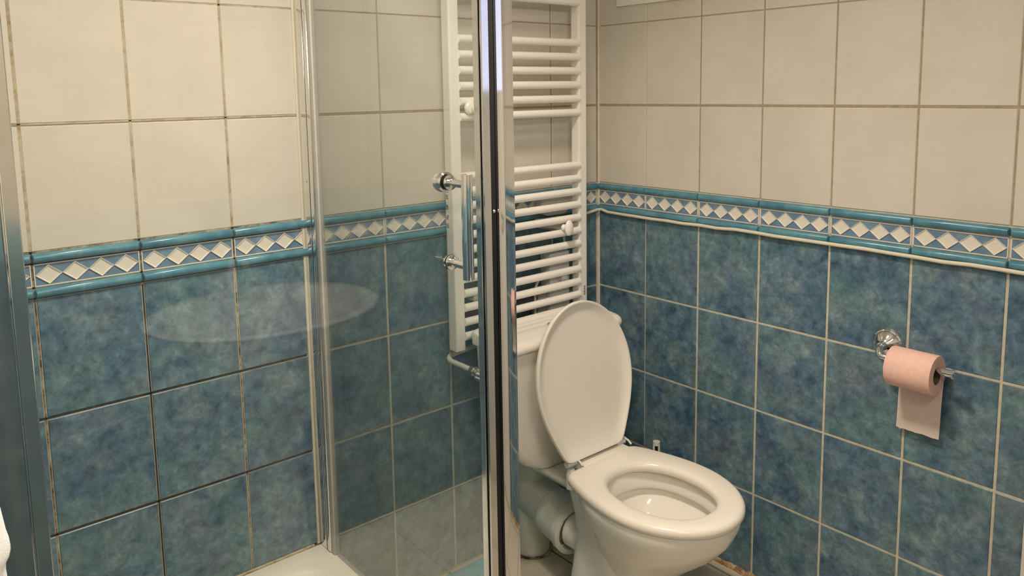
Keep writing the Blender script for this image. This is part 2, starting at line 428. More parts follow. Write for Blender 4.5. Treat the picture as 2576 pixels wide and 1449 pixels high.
# ------------------------------------------------------------------ shower side panel (x = -1.03 plane)
ZG0, ZG1 = 0.262, 1.93
sp = thing('shower_side_panel', 'clear glass side panel of the shower fixed to the rear wall, polished corner stile', 'shower panel', (-1.03, -0.2, 0.257))
m = MB(); m.box((-1.0345, -0.040, 0.2575), (-1.006, -0.0005, ZG1), 0.0012)
obj('wall_profile', m, 'satin_aluminium', sp, label='satin aluminium wall channel')
obj('profile_screw', MB().sphere((-1.0346, -0.0285, 1.192), 0.0016, 1, 1, 1, 8, 6), 'ink', sp)
obj('gasket', MB().box((-1.0337, -0.0430, 0.2575), (-1.008, -0.0402, ZG1)), 'black_rubber', sp, 0)
obj('clip_profile', MB().box((-1.0350, -0.0620, 0.2575), (-1.0160, -0.0432, ZG1), 0.0030), 'satin_aluminium', sp)
obj('clip_edge', MB().box((-1.0325, -0.0790, 0.2575), (-1.0180, -0.0600, ZG1), 0.0020), 'grey_plastic', sp)
obj('glass_pane', MB().box((-1.0285, -0.735, ZG0), (-1.0225, -0.075, ZG1 - 0.002)), 'side_glass', sp, 0)
m = MB(); m.box((-1.034, -0.745, 1.93), (-1.004, -0.0005, 1.965), 0.003); obj('top_rail', m, 'satin_aluminium', sp)

def prism(pts, z0, z1):
    return MB().loft([[(x, y, z0) for x, y in pts], [(x, y, z1) for x, y in pts]], True, True)
# corner stile: a narrow face to the camera side, then a bevelled face looking into the room
obj('stile', prism([(-1.0305, -0.7516), (-1.0150, -0.7503), (-0.9860, -0.7405), (-0.9860, -0.7240), (-1.0305, -0.7240)], 0.259, 1.928), 'chrome', sp, 20, label='polished corner stile')
obj('handle_screw', MB().sphere((-1.0352, -0.7435, 1.198), 0.0035), 'chrome', sp)

# ------------------------------------------------------------------ shower front door (y = -0.735 plane)
fd = thing('shower_front_door', 'clear glass front door of the shower with chrome bar handle', 'shower door', (-1.39, -0.735, 0.257))
obj('glass_pane', MB().box((-1.722, -0.7390, ZG0), (-1.0612, -0.7330, ZG1 - 0.004)), 'shower_glass', fd, 0)
m = MB(); m.box((-1.0608, -0.7405, 0.259), (-1.0588, -0.7270, 1.928), 0.0006); m.loft([[(-1.0572, -0.7475, z), (-1.0425, -0.7463, z), (-1.0425, -0.7270, z), (-1.0572, -0.7270, z)] for z in (0.259, 1.928)], True, True)
obj('stile', m, 'mirror_aluminium', fd, 20)
obj('magnetic_seal', MB().box((-1.0423, -0.7450, 0.259), (-1.0308, -0.7300, 1.928), 0.0015), 'black_rubber', fd, 30, label='black magnetic seal strip')
m = MB(); m.box((-1.7355, -0.7435, 0.259), (-1.7195, -0.7270, 1.928), 0.0012)
obj('left_stile', m, 'satin_aluminium', fd, 20)
hb = obj('handle', MB().tube([(-1.1230, -0.786, 1.102), (-1.1230, -0.786, 1.271)], 0.0092, 28), 'chrome', fd, 40, label='chrome bar handle')
for zz, dx in ((1.2545, 0), (1.123, 0)):
    m = MB().lathe([(0.0, 0), (0.0125, 0.0), (0.0125, 0.004), (0.0095, 0.0065), (0.0065, 0.008), (0.0065, 0.044), (0.0, 0.044)], (-1.1230, -0.7392, zz), (0, -1, 0))
    obj('handle_mount', m, 'chrome', hb)
    obj('washer', MB().lathe([(0.0128, 0), (0.0128, 0.0012)], (-1.1230, -0.7391, zz), (0, -1, 0)), 'black_rubber', hb)
m = MB().lathe([(0.0, 0), (0.014, 0.0), (0.0165, 0.003), (0.0175, 0.012), (0.0165, 0.018), (0.011, 0.021), (0.0, 0.022)], (-1.1230, -0.7328, 1.2545), (0, 1, 0))
obj('inner_knob', m, 'chrome', hb)
m = MB().lathe([(0.0, 0), (0.009, 0.0), (0.010, 0.003), (0.0, 0.006)], (-1.1230, -0.7328, 1.123), (0, 1, 0))
obj('inner_knob', m, 'chrome', hb)
m = MB(); m.box((-1.811, -0.745, 1.93), (-1.035, -0.722, 1.965), 0.003); obj('top_rail', m, 'satin_aluminium', fd)

wp = solo('shower_wall_post', MB().box((-1.8115, -0.7475, 0.2575), (-1.7375, -0.7150, 1.928), 0.0015), 'mirror_aluminium', 'wide polished wall post at the left edge of the shower front', 'wall post', smooth=0)

# ------------------------------------------------------------------ towel radiator
rad = thing('towel_radiator', 'white towel radiator with horizontal tubes above the toilet cistern', 'radiator', (-0.39, -0.06, 0.69))
for x0, x1 in ((-0.646, -0.613), (-0.170, -0.137)):
    m = MB(); m.box((x0, -0.081, 0.690), (x1, -0.046, 1.80), 0.0045); obj('upright', m, 'radiator_enamel', rad, 20)
tube_z = [0.729 + 0.0403 * k for k in range(12)] + [1.332 + 0.0413 * k for k in range(6)] + [1.657 + 0.0413 * k for k in range(4)]
tm = None
for zt in tube_z:
    if tm is None:
        mm = MB().tube([(-0.614, 0, 0), (-0.1690, 0, 0)], 0.0112, 20); tm = mm.mesh('tube', 'radiator_enamel', (0, 0, 0), 40)
    put('tube', tm, rad, (0.39, -0.0765 + 0.06, zt - 0.69))
for x in (-0.56, -0.22):
    for zt in (0.83, 1.70):
        obj('wall_bracket', MB().box((x - 0.012, -0.066, zt - 0.012), (x + 0.012, 0.001, zt + 0.012), 0.002), 'white_plastic', rad)
# tiny printed rating labels on the uprights (illegible in the photo)
m = MB(); random.seed(3)
zz = 1.145
for k in range(26):
    h = random.uniform(0.0015, 0.0035)
    if random.random() < 0.78: m.box((-0.6463, -0.058 - random.uniform(0, 0.004), zz), (-0.6458, -0.050 - random.uniform(0, 0.003), zz + h))
    zz -= 0.0046
m.box((-0.6463, -0.062, 1.158), (-0.6458, -0.050, 1.160)); m.box((-0.6463, -0.062, 1.176), (-0.6458, -0.050, 1.178)); m.box((-0.6463, -0.062, 1.158), (-0.6458, -0.0605, 1.178)); m.box((-0.6463, -0.0515, 1.158), (-0.6458, -0.050, 1.178))
obj('printed_label', m, 'ink', rad, 0)
m = MB()
for k in range(7): m.box((-0.1535 + 0.002 * (k % 2), -0.0815, 0.765 + k * 0.0042), (-0.1465, -0.0808, 0.765 + k * 0.0042 + 0.0022))
obj('printed_label', m, 'ink', rad, 0)

# knobs clipped to the radiator
def hook(name, x, z, label, s=1.0, tall=1.0):
    h = thing(name, label, 'hook', (x, -0.088, z), )
    obj('stem', MB().lathe([(0.010 * s, 0.0), (0.010 * s, 0.004), (0.006 * s, 0.008), (0.006 * s, 0.018), (0.0, 0.018)], (x, -0.0878, z), (0, -1, 0)), 'radiator_enamel', h)
    obj('knob', MB().sphere((x + 0.003, -0.109, z), 0.0165 * s, 1, 0.62, tall), 'radiator_enamel', h)
    return h
hook('towel_hook', -0.582, 1.3540, 'round white knob hook on the radiator tubes left of the glass post')
bpy.data.objects['towel_hook'].location = (-0.582, -0.088, 1.3540)
k = bpy.data.objects['towel_hook']
obj('back_disc', MB().lathe([(0.0175, 0.0), (0.0175, 0.006), (0.013, 0.010), (0, 0.010)], (-0.588, -0.0882, 1.356), (0, -1, 0)), 'radiator_enamel', k)
hook('towel_hook', -0.245, 0.9900, 'small oval white hook between the lower radiator tubes on the right', 0.95, 1.50)

# ------------------------------------------------------------------ things behind the radiator
cb = thing('heater_control_box', 'white electric control box on the wall behind the radiator', 'control box', (-0.2, -0.02, 0.72))
obj('housing', MB().box((-0.262, -0.044, 0.700), (-0.178, 0.001, 0.905), 0.004), 'white_plastic', cb)
obj('base', MB().box((-0.300, -0.030, 0.690), (-0.262, 0.001, 0.800), 0.003), 'grey_plastic', cb)
for xx, zz in ((-0.205, 0.880), (-0.190, 0.886)): obj('screw', MB().lathe([(0.003, 0), (0.003, 0.0015), (0, 0.002)], (xx, -0.0442, zz), (0, -1, 0), 10), 'ink', cb)
cp = [(-0.262, -0.03, 0.845)] + [(-0.262 - 0.052 * math.sin(a), -0.032, 0.845 - 0.062 * (1 - math.cos(a))) for a in [0.25 * k for k in range(1, 7)]] + [(-0.315, -0.034, 0.76), (-0.316, -0.034, 0.64)]
solo('heater_cable', MB().tube(cp, 0.0042, 10), 'white_plastic', 'thin white cable looping down from the control box behind the radiator', 'cable')
so = thing('wall_socket', 'rounded grey white socket over the diamond border behind the radiator', 'socket', (-0.22, -0.01, 1.05))
obj('back_plate', MB().loft([rrect(-0.285, -0.165, 1.020, 1.090, 0.030, 0.0), rrect(-0.285, -0.165, 1.020, 1.090, 0.030, 0.034), rrect(-0.280, -0.170, 1.025, 1.085, 0.027, 0.040)], True, True), 'grey_plastic', None)
bp = bpy.data.objects['back_plate']
me = bp.data
for v in me.vertices:
    x, y, z = v.co; v.co = (x + 0.22, -z + 0.01, y - 1.05)
bp.parent = so
obj('lower_wedge', MB().loft([[(-0.29, 0.0, 0.985), (-0.19, 0.0, 0.960), (-0.19, 0.0, 1.012), (-0.29, 0.0, 1.012)], [(-0.285, -0.035, 0.990), (-0.19, -0.035, 0.968), (-0.19, -0.035, 1.010), (-0.285, -0.035, 1.010)]], True, True), 'white_plastic', so, 20)
obj('cord', MB().tube([(-0.20, -0.036, 0.985), (-0.195, -0.036, 0.95), (-0.185, -0.034, 0.905)], 0.0035, 8), 'white_plastic', so)
solo('heating_pipe', MB().tube([(-0.585, -0.022, 0.770), (-0.303, -0.022, 0.770)], 0.009, 14), 'dark_pipe', 'dark horizontal pipe on the wall behind the radiator above the cistern', 'pipe')

# cable along the border
random.seed(11)
cp = [(-0.36, -0.011, 1.0035), (-0.16, -0.011, 1.0035), (-0.06, -0.010, 1.0050), (-0.022, -0.012, 1.0105), (-0.010, -0.020, 1.0115)]
y = -0.05
while y > -1.75:
    cp.append((-0.0112 + random.uniform(-0.0012, 0.0006), y, 1.0065 + random.uniform(-0.0016, 0.0016) + 0.002 * math.sin(y * 7))); y -= 0.06
solo('surface_cable', MB().tube(cp, 0.0048, 12), 'silicone', 'cream cable running under the diamond border along the right wall', 'cable')

# ------------------------------------------------------------------ toilet
CX = -0.405
toilet = thing('toilet', 'white close-coupled toilet with its lid up in the tiled corner', 'toilet', (CX, -0.40, 0))
def egg(cx, yc, a, bf, bb, z, n=64, e=2.0, eb=None):
    pts = []
    for k in range(n):
        th = 2 * PI * k / n; cs, sn = math.cos(th), math.sin(th)
        ee = e if sn >= 0 else (eb or e)
        x = a * math.copysign(abs(cs) ** (2 / ee), cs); yy = math.copysign(abs(sn) ** (2 / ee), sn)
        pts.append((cx + x, yc - (bf if yy > 0 else bb) * yy, z))
    return pts
def seat_w(t):
    if t > 0.21: return 0.176 * math.sqrt(max(0.0, 1 - ((t - 0.21) / 0.212) ** 2))
    return 0.128 + 0.048 * math.sin(PI / 2 * t / 0.21)
def outline(off=0.0, back=0.0, w0=None):
    """polygon (x offset from axis, t) clockwise from back left, t = distance from the hinge edge"""
    pts = []
    N = 60
    for k in range(N + 1):
        t = 0.422 * (1 - (1 - k / N) ** 2)
        wv = seat_w(t)
        if t < 0.014: wv -= 0.014 - math.sqrt(max(0, 0.014 ** 2 - (0.014 - t) ** 2))
        if w0 is not None and t < 0.21:
            u = t / 0.21; wv = w0 + (0.176 - w0) * math.sin(PI / 2 * u) if t > 0.004 else w0 - 0.006
        pts.append((wv, t))
    left = [(-a, t) for a, t in pts]; right = [(a, t) for a, t in reversed(pts)]
    return left + right
def radial(poly, c, n=96):
    res = []
    for k in range(n):
        th = 2 * PI * k / n; d = (math.cos(th), math.sin(th)); best = 0
        for i in range(len(poly)):
            x1, y1 = poly[i][0] - c[0], poly[i][1] - c[1]; x2, y2 = poly[(i + 1) % len(poly)][0] - c[0], poly[(i + 1) % len(poly)][1] - c[1]
            ex, ey = x2 - x1, y2 - y1; den = d[0] * ey - d[1] * ex
            if abs(den) < 1e-12: continue
            r = (x1 * ey - y1 * ex) / den; s_ = (x1 * d[1] - y1 * d[0]) / den
            if r > 0 and -1e-9 <= s_ <= 1 + 1e-9: best = max(best, r)
        res.append((c[0] + d[0] * best, c[1] + d[1] * best))
    return res
N = 96; TC = (-0.006, 0.215)     # centre of the seat hole relative to axis / hinge edge
OUT = radial(outline(), TC, N)
def super_hole(a, bf, bb, e):
    res = []
    for k in range(N):
        th = 2 * PI * k / N; d = (math.cos(th), math.sin(th)); b = bf if d[1] > 0 else bb
        r = (abs(d[0] / a) ** e + abs(d[1] / b) ** e) ** (-1 / e); res.append((TC[0] + d[0] * r, TC[1] + d[1] * r))
    return res
HOLE = super_hole(0.108, 0.140, 0.138, 2.25)
YB = -0.385
def ring(frm, to, off, z):
    r = []
    for (x1, t1), (x2, t2) in zip(frm, to):
        dx, dt = x2 - x1, t2 - t1; L = math.hypot(dx, dt) or 1
        o = off
        r.append((CX + x1 + dx / L * o, YB - (t1 + dt / L * o), z))
    return r
ZS = 0.4215
m = MB()
m.loft([ring(OUT, HOLE, 0.004, ZS - 0.024), ring(OUT, HOLE, 0.0, ZS - 0.018), ring(OUT, HOLE, 0.0, ZS - 0.011), ring(OUT, HOLE, 0.0025, ZS - 0.0055), ring(OUT, HOLE, 0.007, ZS - 0.0018), ring(OUT, HOLE, 0.013, ZS),
        ring(HOLE, OUT, 0.016, ZS), ring(HOLE, OUT, 0.009, ZS - 0.0018), ring(HOLE, OUT, 0.004, ZS - 0.0055), ring(HOLE, OUT, 0.0008, ZS - 0.011), ring(HOLE, OUT, 0.0, ZS - 0.017), ring(HOLE, OUT, 0.003, ZS - 0.024), ring(OUT, HOLE, 0.004, ZS - 0.024)], False, False)
# rear tab between the hinges
m.box((CX - 0.064, YB + 0.042, ZS - 0.020), (CX + 0.110, YB - 0.03, ZS - 0.0002), 0.002)
obj('seat', m, 'seat_plastic', toilet, 40)

# lid, open, leaning on the cistern
hy, hz, ty, tz = -0.362, 0.428, -0.297, 0.834
ax = Vector((0, ty - hy, tz - hz)); LL = ax.length; ax.normalize(); nn = Vector((0, -ax.z, ax.y))   # nn towards the room
LOUT = radial(outline(w0=0.105), (0, 0.215), N)
def lring(off, h, s0=0.0):
    r = []
    for x, t in LOUT:
        dx, dt = -x, 0.215 - t; L = math.hypot(dx, dt); x2, t2 = x + dx / L * off, t + dt / L * off
        t2 = t2 if s0 == 0 else max(t2, s0)
        p = Vector((CX + x2, hy, hz)) + ax * (t2 * LL / 0.422) + nn * h; r.append(p[:])
    return r
m = MB()
m.loft([lring(0.09, -0.008), lring(0.03, -0.006), lring(0.006, -0.002), lring(0.0, 0.004), lring(0.0, 0.012), lring(0.002, 0.0148), lring(0.0055, 0.0150), lring(0.0085, 0.0125), lring(0.020, 0.0035, 0.040), lring(0.036, 0.001, 0.055), lring(0.09, -0.0005, 0.085), lring(0.16, -0.001, 0.15)], True, True)
obj('lid', m, 'seat_plastic', toilet, 50)

# hinges
for sx in (-1, 1):
    x = CX + (-0.083 if sx < 0 else 0.107)
    hg = obj('hinge', MB().tube([(x - 0.016, YB + 0.022, ZS + 0.002), (x + 0.016, YB + 0.022, ZS + 0.002)], 0.0085, 16), 'white_plastic', toilet, 40)
    pts = [(x + 0.013, YB + 0.035, ZS + 0.022), (x + 0.014, YB + 0.022, ZS + 0.014), (x + 0.016, YB + 0.005, ZS + 0.008), (x + 0.016, YB - 0.006, ZS + 0.001)]
    obj('hinge_arm', MB().tube(pts, [0.002, 0.003, 0.003, 0.003], 8), 'white_plastic', hg)
    obj('hinge_base', MB().lathe([(0.013, 0), (0.013, 0.044), (0.009, 0.054), (0, 0.054)], (x, YB + 0.022, ZS - 0.066), (0, 0, 1), 18), 'white_plastic', hg)

# pan: bowl outside, rim, bowl inside
def eggr(a, bf, bb, z, yc=-0.60, e=2.0, eb=2.6, cx=CX): return egg(cx, yc, a, bf, bb, z, 72, e, eb)
pan = MB()
out = [eggr(0.078, 0.07, 0.12, 0.0, -0.50, 2.4), eggr(0.076, 0.068, 0.12, 0.015, -0.50, 2.4), eggr(0.068, 0.062, 0.12, 0.06, -0.505, 2.3), eggr(0.066, 0.064, 0.12, 0.11, -0.515, 2.2),
       eggr(0.070, 0.074, 0.12, 0.16, -0.53, 2.1), eggr(0.084, 0.094, 0.13, 0.205, -0.55), eggr(0.108, 0.124, 0.15, 0.250, -0.57), eggr(0.137, 0.156, 0.17, 0.295, -0.59), eggr(0.158, 0.184, 0.19, 0.335, -0.595),
       eggr(0.169, 0.198, 0.205, 0.370, -0.597), eggr(0.170, 0.201, 0.21, 0.392, -0.598), eggr(0.166, 0.197, 0.206, 0.3985, -0.598),
       eggr(0.128, 0.160, 0.150, 0.3985, -0.60), eggr(0.120, 0.150, 0.142, 0.392, -0.60), eggr(0.117, 0.147, 0.139, 0.352, -0.60), eggr(0.118, 0.148, 0.140, 0.346, -0.60), eggr(0.121, 0.151, 0.143, 0.343, -0.60), eggr(0.133, 0.165, 0.154, 0.342, -0.60), eggr(0.131, 0.162, 0.152, 0.324, -0.60),
       eggr(0.106, 0.134, 0.126, 0.300, -0.598), eggr(0.084, 0.108, 0.104, 0.268, -0.592), eggr(0.074, 0.096, 0.094, 0.256, -0.590), eggr(0.064, 0.080, 0.083, 0.246, -0.588), eggr(0.055, 0.060, 0.070, 0.215, -0.58), eggr(0.045, 0.045, 0.055, 0.19, -0.575)]
pan.loft(out, True, True)
def rb(x0, x1, y0, y1, r, z): return rrect(x0, x1, y0, y1, r, z, 6)
# trap body behind the bowl
pan.loft([rb(CX - 0.100, CX + 0.100, -0.545, -0.330, 0.05, 0.0), rb(CX - 0.098, CX + 0.098, -0.545, -0.332, 0.05, 0.02), rb(CX - 0.092, CX + 0.092, -0.545, -0.340, 0.05, 0.10), rb(CX - 0.087, CX + 0.087, -0.535, -0.350, 0.05, 0.18),
          rb(CX - 0.084, CX + 0.084, -0.490, -0.356, 0.05, 0.235), rb(CX - 0.085, CX + 0.085, -0.450, -0.350, 0.045, 0.29), rb(CX - 0.086, CX + 0.086, -0.430, -0.335, 0.045, 0.335), rb(CX - 0.084, CX + 0.084, -0.425, -0.325, 0.045, 0.3565)], True, True)
# deck carrying the cistern
pan.loft([rb(CX - 0.044, CX + 0.044, -0.415, -0.155, 0.02, 0.318), rb(CX - 0.062, CX + 0.062, -0.42, -0.145, 0.025, 0.336), rb(CX - 0.070, CX + 0.070, -0.425, -0.140, 0.025, 0.348), rb(CX - 0.067, CX + 0.067, -0.425, -0.144, 0.025, 0.3575)], True, True)
# outlet spigot
pan.tube([(CX, -0.40, 0.178), (CX, -0.292, 0.178)], 0.050, 28)
obj('pan', pan, 'ceramic', toilet, 50)
obj('water', MB().loft([eggr(0.062, 0.076, 0.08, 0.2405, -0.587), eggr(0.0620, 0.076, 0.08, 0.2395, -0.587)], True, True), 'water', toilet, 0)
obj('bolt_cap', MB().sphere((CX - 0.093, -0.405, 0.360), 0.0145, 1, 1, 0.9), 'white_plastic', toilet)
obj('side_tab', MB().tube([(CX - 0.100, -0.425, 0.335), (CX - 0.100, -0.425, 0.300)], 0.0045, 8), 'white_plastic', toilet)

# cistern body and lid
m = MB()
def cr(hw, y0, y1, z, r=0.028): return rrect(CX - hw, CX + hw, y0, y1, r, z, 6)
m.loft([cr(0.055, -0.244, -0.130, 0.3580, 0.02), cr(0.080, -0.249, -0.126, 0.3610), cr(0.108, -0.251, -0.122, 0.370), cr(0.142, -0.252, -0.119, 0.391), cr(0.165, -0.253, -0.117, 0.418), cr(0.184, -0.254, -0.115, 0.452), cr(0.195, -0.255, -0.114, 0.500), cr(0.200, -0.257, -0.113, 0.54), cr(0.208, -0.262, -0.110, 0.718)], True, True)
obj('cistern', m, 'ceramic', toilet, 50)
prof = [(-0.100, 0.719), (-0.098, 0.732), (-0.099, 0.746), (-0.104, 0.753), (-0.112, 0.7555), (-0.122, 0.7550), (-0.130, 0.7515), (-0.136, 0.7490), (-0.142, 0.7490), (-0.148, 0.7520), (-0.156, 0.7525), (-0.163, 0.7500), (-0.168, 0.7495), (-0.174, 0.7512), (-0.184, 0.7510),
        (-0.190, 0.7490), (-0.196, 0.7492), (-0.203, 0.7505), (-0.236, 0.7480), (-0.242, 0.7462), (-0.248, 0.7468), (-0.262, 0.7440), (-0.272, 0.7390), (-0.277, 0.7320), (-0.278, 0.7240), (-0.275, 0.7185)]
def lidring(x, f):
    yc, zc = -0.188, 0.725
    return [(x, yc + (y - yc) * f, zc + (z - zc) * (0.35 + 0.65 * f) if z > zc else z) for y, z in prof]
rings = []
for x, f in ((-0.220, 0.72), (-0.2185, 0.80), (-0.214, 0.90), (-0.206, 0.965), (-0.192, 1.0), (0.192, 1.0), (0.206, 0.965), (0.214, 0.90), (0.2185, 0.80), (0.220, 0.72)): rings.append(lidring(CX + 0.006 + x, f))
obj('cistern_lid', MB().loft(rings, True, True), 'ceramic', toilet, 50)
obj('flush_button', MB().lathe([(0.020, 0), (0.020, 0.004), (0.016, 0.006), (0, 0.006)], (CX, -0.215, 0.7492), (0, 0, 1)), 'chrome', toilet)

# ------------------------------------------------------------------ waste pipe
wpipe = thing('waste_pipe', 'pale grey plastic soil pipe and branch behind the toilet', 'pipe', (-0.372, -0.070, 0))
obj('riser', MB().tube([(-0.372, -0.070, 0.004), (-0.372, -0.070, 0.372)], 0.055, 32), 'pvc', wpipe, 50)
obj('coupling', MB().lathe([(0.0555, 0), (0.0605, 0.001), (0.0605, 0.135), (0.0555, 0.140)], (-0.372, -0.070, 0.268), (0, 0, 1), 32), 'pvc', wpipe, 30)
P0, P1 = Vector((-0.372, -0.070, 0.190)), Vector((CX, -0.300, 0.176)); d = (P1 - P0).normalized()
obj('branch', MB().tube([P0[:], (P0 + d * 0.16)[:]], 0.063, 32), 'pvc', wpipe, 50)
obj('branch_socket', MB().lathe([(0.063, 0.118), (0.069, 0.126), (0.069, 0.205), (0.0735, 0.209), (0.0735, 0.228), (0.066, 0.231), (0.060, 0.231), (0.053, 0.20)], P0[:], d[:], 36), 'pvc', wpipe, 30)
pts = []; rr = []
random.seed(5)
for k in range(41):
    a = 2 * PI * k / 40; pts.append((-0.372 + 0.0605 * math.cos(a), -0.070 + 0.0605 * math.sin(a), 0.0065)); rr.append(0.0042 * random.uniform(0.7, 1.3))
obj('floor_seal', MB().tube(pts, rr, 8), 'mouldy_grout', wpipe, 50)

# water supply: valve and bent pipe left of the cistern
sv = thing('water_supply_pipe', 'bent white water pipe with a chrome stop valve beside the cistern', 'pipe', (-0.64, -0.1, 0.65))
pp = [(-0.645, -0.150, 0.659)]
for yy in (-0.12, -0.08, -0.052): pp.append((-0.645, yy, 0.660))
for k in range(1, 7):
    a = PI / 2 * k / 6; pp.append((-0.645 + 0.026 * (1 - math.cos(a)), -0.052 + 0.026 * math.sin(a), 0.661 + 0.001 * k))
pp += [(-0.56, -0.026, 0.672), (-0.48, -0.026, 0.678), (-0.43, -0.026, 0.678)]
obj('bent_pipe', MB().tube(pp, 0.0072, 14), 'pvc', sv, 50)
obj('nut', MB().lathe([(0.0085, 0), (0.0145, 0.001), (0.0145, 0.015), (0.0085, 0.016)], (-0.645, -0.146, 0.659), (0, -1, 0), 6), 'brass_nut', sv, 20)
obj('valve_body', MB().lathe([(0.0080, 0), (0.0150, 0.005), (0.0180, 0.010), (0.0180, 0.026), (0.011, 0.031), (0.0, 0.031)], (-0.645, -0.160, 0.656), (0.5, -1, -0.25), 20), 'chrome', sv, 30)
obj('valve_neck', MB().tube([(-0.636, -0.176, 0.652), (-0.600, -0.180, 0.652)], 0.008, 14), 'chrome', sv, 40)

# ------------------------------------------------------------------ toilet paper
hold = thing('toilet_roll_holder', 'chrome toilet roll holder with a domed rosette on the blue tiles', 'roll holder', (0, -0.955, 0.786))
obj('rosette', MB().lathe([(0.0, 0.0), (0.037, 0.0), (0.0375, 0.004), (0.035, 0.008), (0.0345, 0.0095), (0.0315, 0.0115), (0.031, 0.016), (0.026, 0.022), (0.017, 0.027), (0.011, 0.032), (0.0095, 0.042), (0.0, 0.042)], (-0.0002, -0.955, 0.786), (-1, 0, 0), 40), 'chrome', hold, 25)
ap = [(-0.030, -0.955, 0.786), (-0.046, -0.955, 0.784)] + [(-0.048 - 0.012 * math.sin(a), -0.955 - 0.012 * (1 - math.cos(a)), 0.783 - 0.009 * a) for a in [PI / 2 * k / 6 for k in range(1, 7)]] + [(-0.060, -1.0, 0.7680), (-0.060, -1.122, 0.7680)]
obj('arm', MB().tube(ap, 0.0085, 20), 'chrome', hold, 50)
obj('end_cap', MB().lathe([(0.0, 0.0), (0.0088, 0.0), (0.0090, 0.0028), (0.0118, 0.0032), (0.0122, 0.0075), (0.0110, 0.0088), (0.0, 0.0090)], (-0.060, -1.118, 0.7685), (0, -1, 0)), 'chrome', hold)
RC = (-0.060, 0.7555); RR = 0.0455
roll = thing('toilet_roll', 'pink toilet roll with a loose sheet hanging down on the chrome holder', 'toilet paper', (-0.060, -1.04, 0.7555))
def cyl(r, y, n=64): return [(RC[0] + r * math.cos(2 * PI * k / n), y, RC[1] + r * math.sin(2 * PI * k / n)) for k in range(n)]
m = MB(); m.loft([cyl(0.0205, -0.9905), cyl(RR - 0.001, -0.990), cyl(RR, -0.9915), cyl(RR, -1.0885), cyl(RR - 0.001, -1.090), cyl(0.0205, -1.0895), cyl(0.0205, -0.9905)], False, False)
obj('paper', m, 'pink_tissue', roll, 40)
m = MB(); m.loft([cyl(0.0203, -0.9908), cyl(0.0203, -1.0893), cyl(0.0190, -1.0893), cyl(0.0190, -0.9908), cyl(0.0203, -0.9908)], False, False)
obj('cardboard_core', m, 'cardboard', roll, 40)
m = MB(); ny, nz = 24, 24; g = []
random.seed(2)
zt, zbm = RC[1] + 0.0, 0.592
xs = RC[0] + RR + 0.0006
rowsA = []
for k in range(nz + 1):
    tt = k / nz; zz = zt + (zbm - zt) * tt; rowsA.append([])
    for j in range(ny + 1):
        yy = -0.992 - 0.096 * j / ny + 0.004 * tt
        zz2 = zz + (random.uniform(-0.0012, 0.0012) if k == nz else 0)
        curl = -0.010 * max(0, tt - 0.75) ** 1.5 * 3
        rowsA[-1].append((xs + curl - 0.004 * math.sin(tt * 3), yy, zz2))
th = 0.0005
vs = [p for r in rowsA for p in r]; n1 = ny + 1; cnt = len(vs)
vs2 = vs + [(p[0] + th, p[1], p[2]) for p in vs]; fs = []
for k in range(nz):
    for j in range(ny):
        a = k * n1 + j; fs.append((a, a + 1, a + n1 + 1, a + n1)); fs.append((cnt + a, cnt + a + n1, cnt + a + n1 + 1, cnt + a + 1))
for k in range(nz):
    for j in (0, ny):
        a = k * n1 + j; fs.append((a, a + n1, cnt + a + n1, cnt + a))
for j in range(ny):
    for k in (0, nz):
        a = k * n1 + j; fs.append((a, cnt + a, cnt + a + 1, a + 1))
m.add(vs2, fs); obj('loose_sheet', m, 'shaded_tissue', roll, 60)

# ------------------------------------------------------------------ toilet brush behind the pan
br = thing('toilet_brush', 'white toilet brush standing in its holder behind the toilet', 'toilet brush', (-0.085, -0.318, 0.004))
obj('holder', MB().lathe([(0.0, 0.0), (0.048, 0.0), (0.050, 0.006), (0.046, 0.11), (0.048, 0.118), (0.040, 0.120), (0.012, 0.122), (0, 0.122)], (-0.085, -0.318, 0.0045), (0, 0, 1), 32), 'white_plastic', br, 40)
m = MB(); m.tube([(-0.085, -0.318, 0.122), (-0.085, -0.318, 0.298)], 0.0095, 20)
ca, sa = 0.63, -0.77
for q in (-1, 1):
    base = []
    for a_, b_ in ((-0.0024, -0.0085), (0.0030, -0.0060), (0.0030, 0.0060), (-0.0024, 0.0085)):
        u_ = q * (0.0072 + a_); base.append((-0.085 + u_ * ca - b_ * sa, -0.318 + u_ * sa + b_ * ca))
    m.loft([[(x, y, z) for x, y in base] for z in (0.296, 0.336)], True, True)
m.tube([(-0.085, -0.318, 0.333), (-0.085, -0.318, 0.3435)], 0.0108, 20)
obj('slot_dark', MB().loft([[(-0.085 + u_ * ca - b_ * sa, -0.318 + u_ * sa + b_ * ca, z) for u_, b_ in ((-0.005, 0.001), (0.005, 0.001), (0.005, 0.003), (-0.005, 0.003))] for z in (0.296, 0.335)], True, True), 'dark_gap', br, 0)  # dark sheet filling the open slot, stands in for the dark inside it
obj('handle', m, 'white_plastic', br, 40)

# ------------------------------------------------------------------ mat, towel, mirror, basin, window panel, lamp
m = MB(); random.seed(9)
x0, x1, y0, y1 = -0.93, -0.478, -0.40, -0.012; n = 14; rows = []
top = []; bot = []
for i in range(n + 1):
    for j in range(n + 1):
        e = min(i, n - i, j, n - j); zt = 0.018 if e > 0 else 0.006
        top.append((x0 + (x1 - x0) * i / n + (0.10 * (1 - j / n) * 0 if True else 0), y0 + (y1 - y0) * j / n, zt + random.uniform(-0.0015, 0.0015)))
        bot.append((x0 + (x1 - x0) * i / n, y0 + (y1 - y0) * j / n, 0.0045))
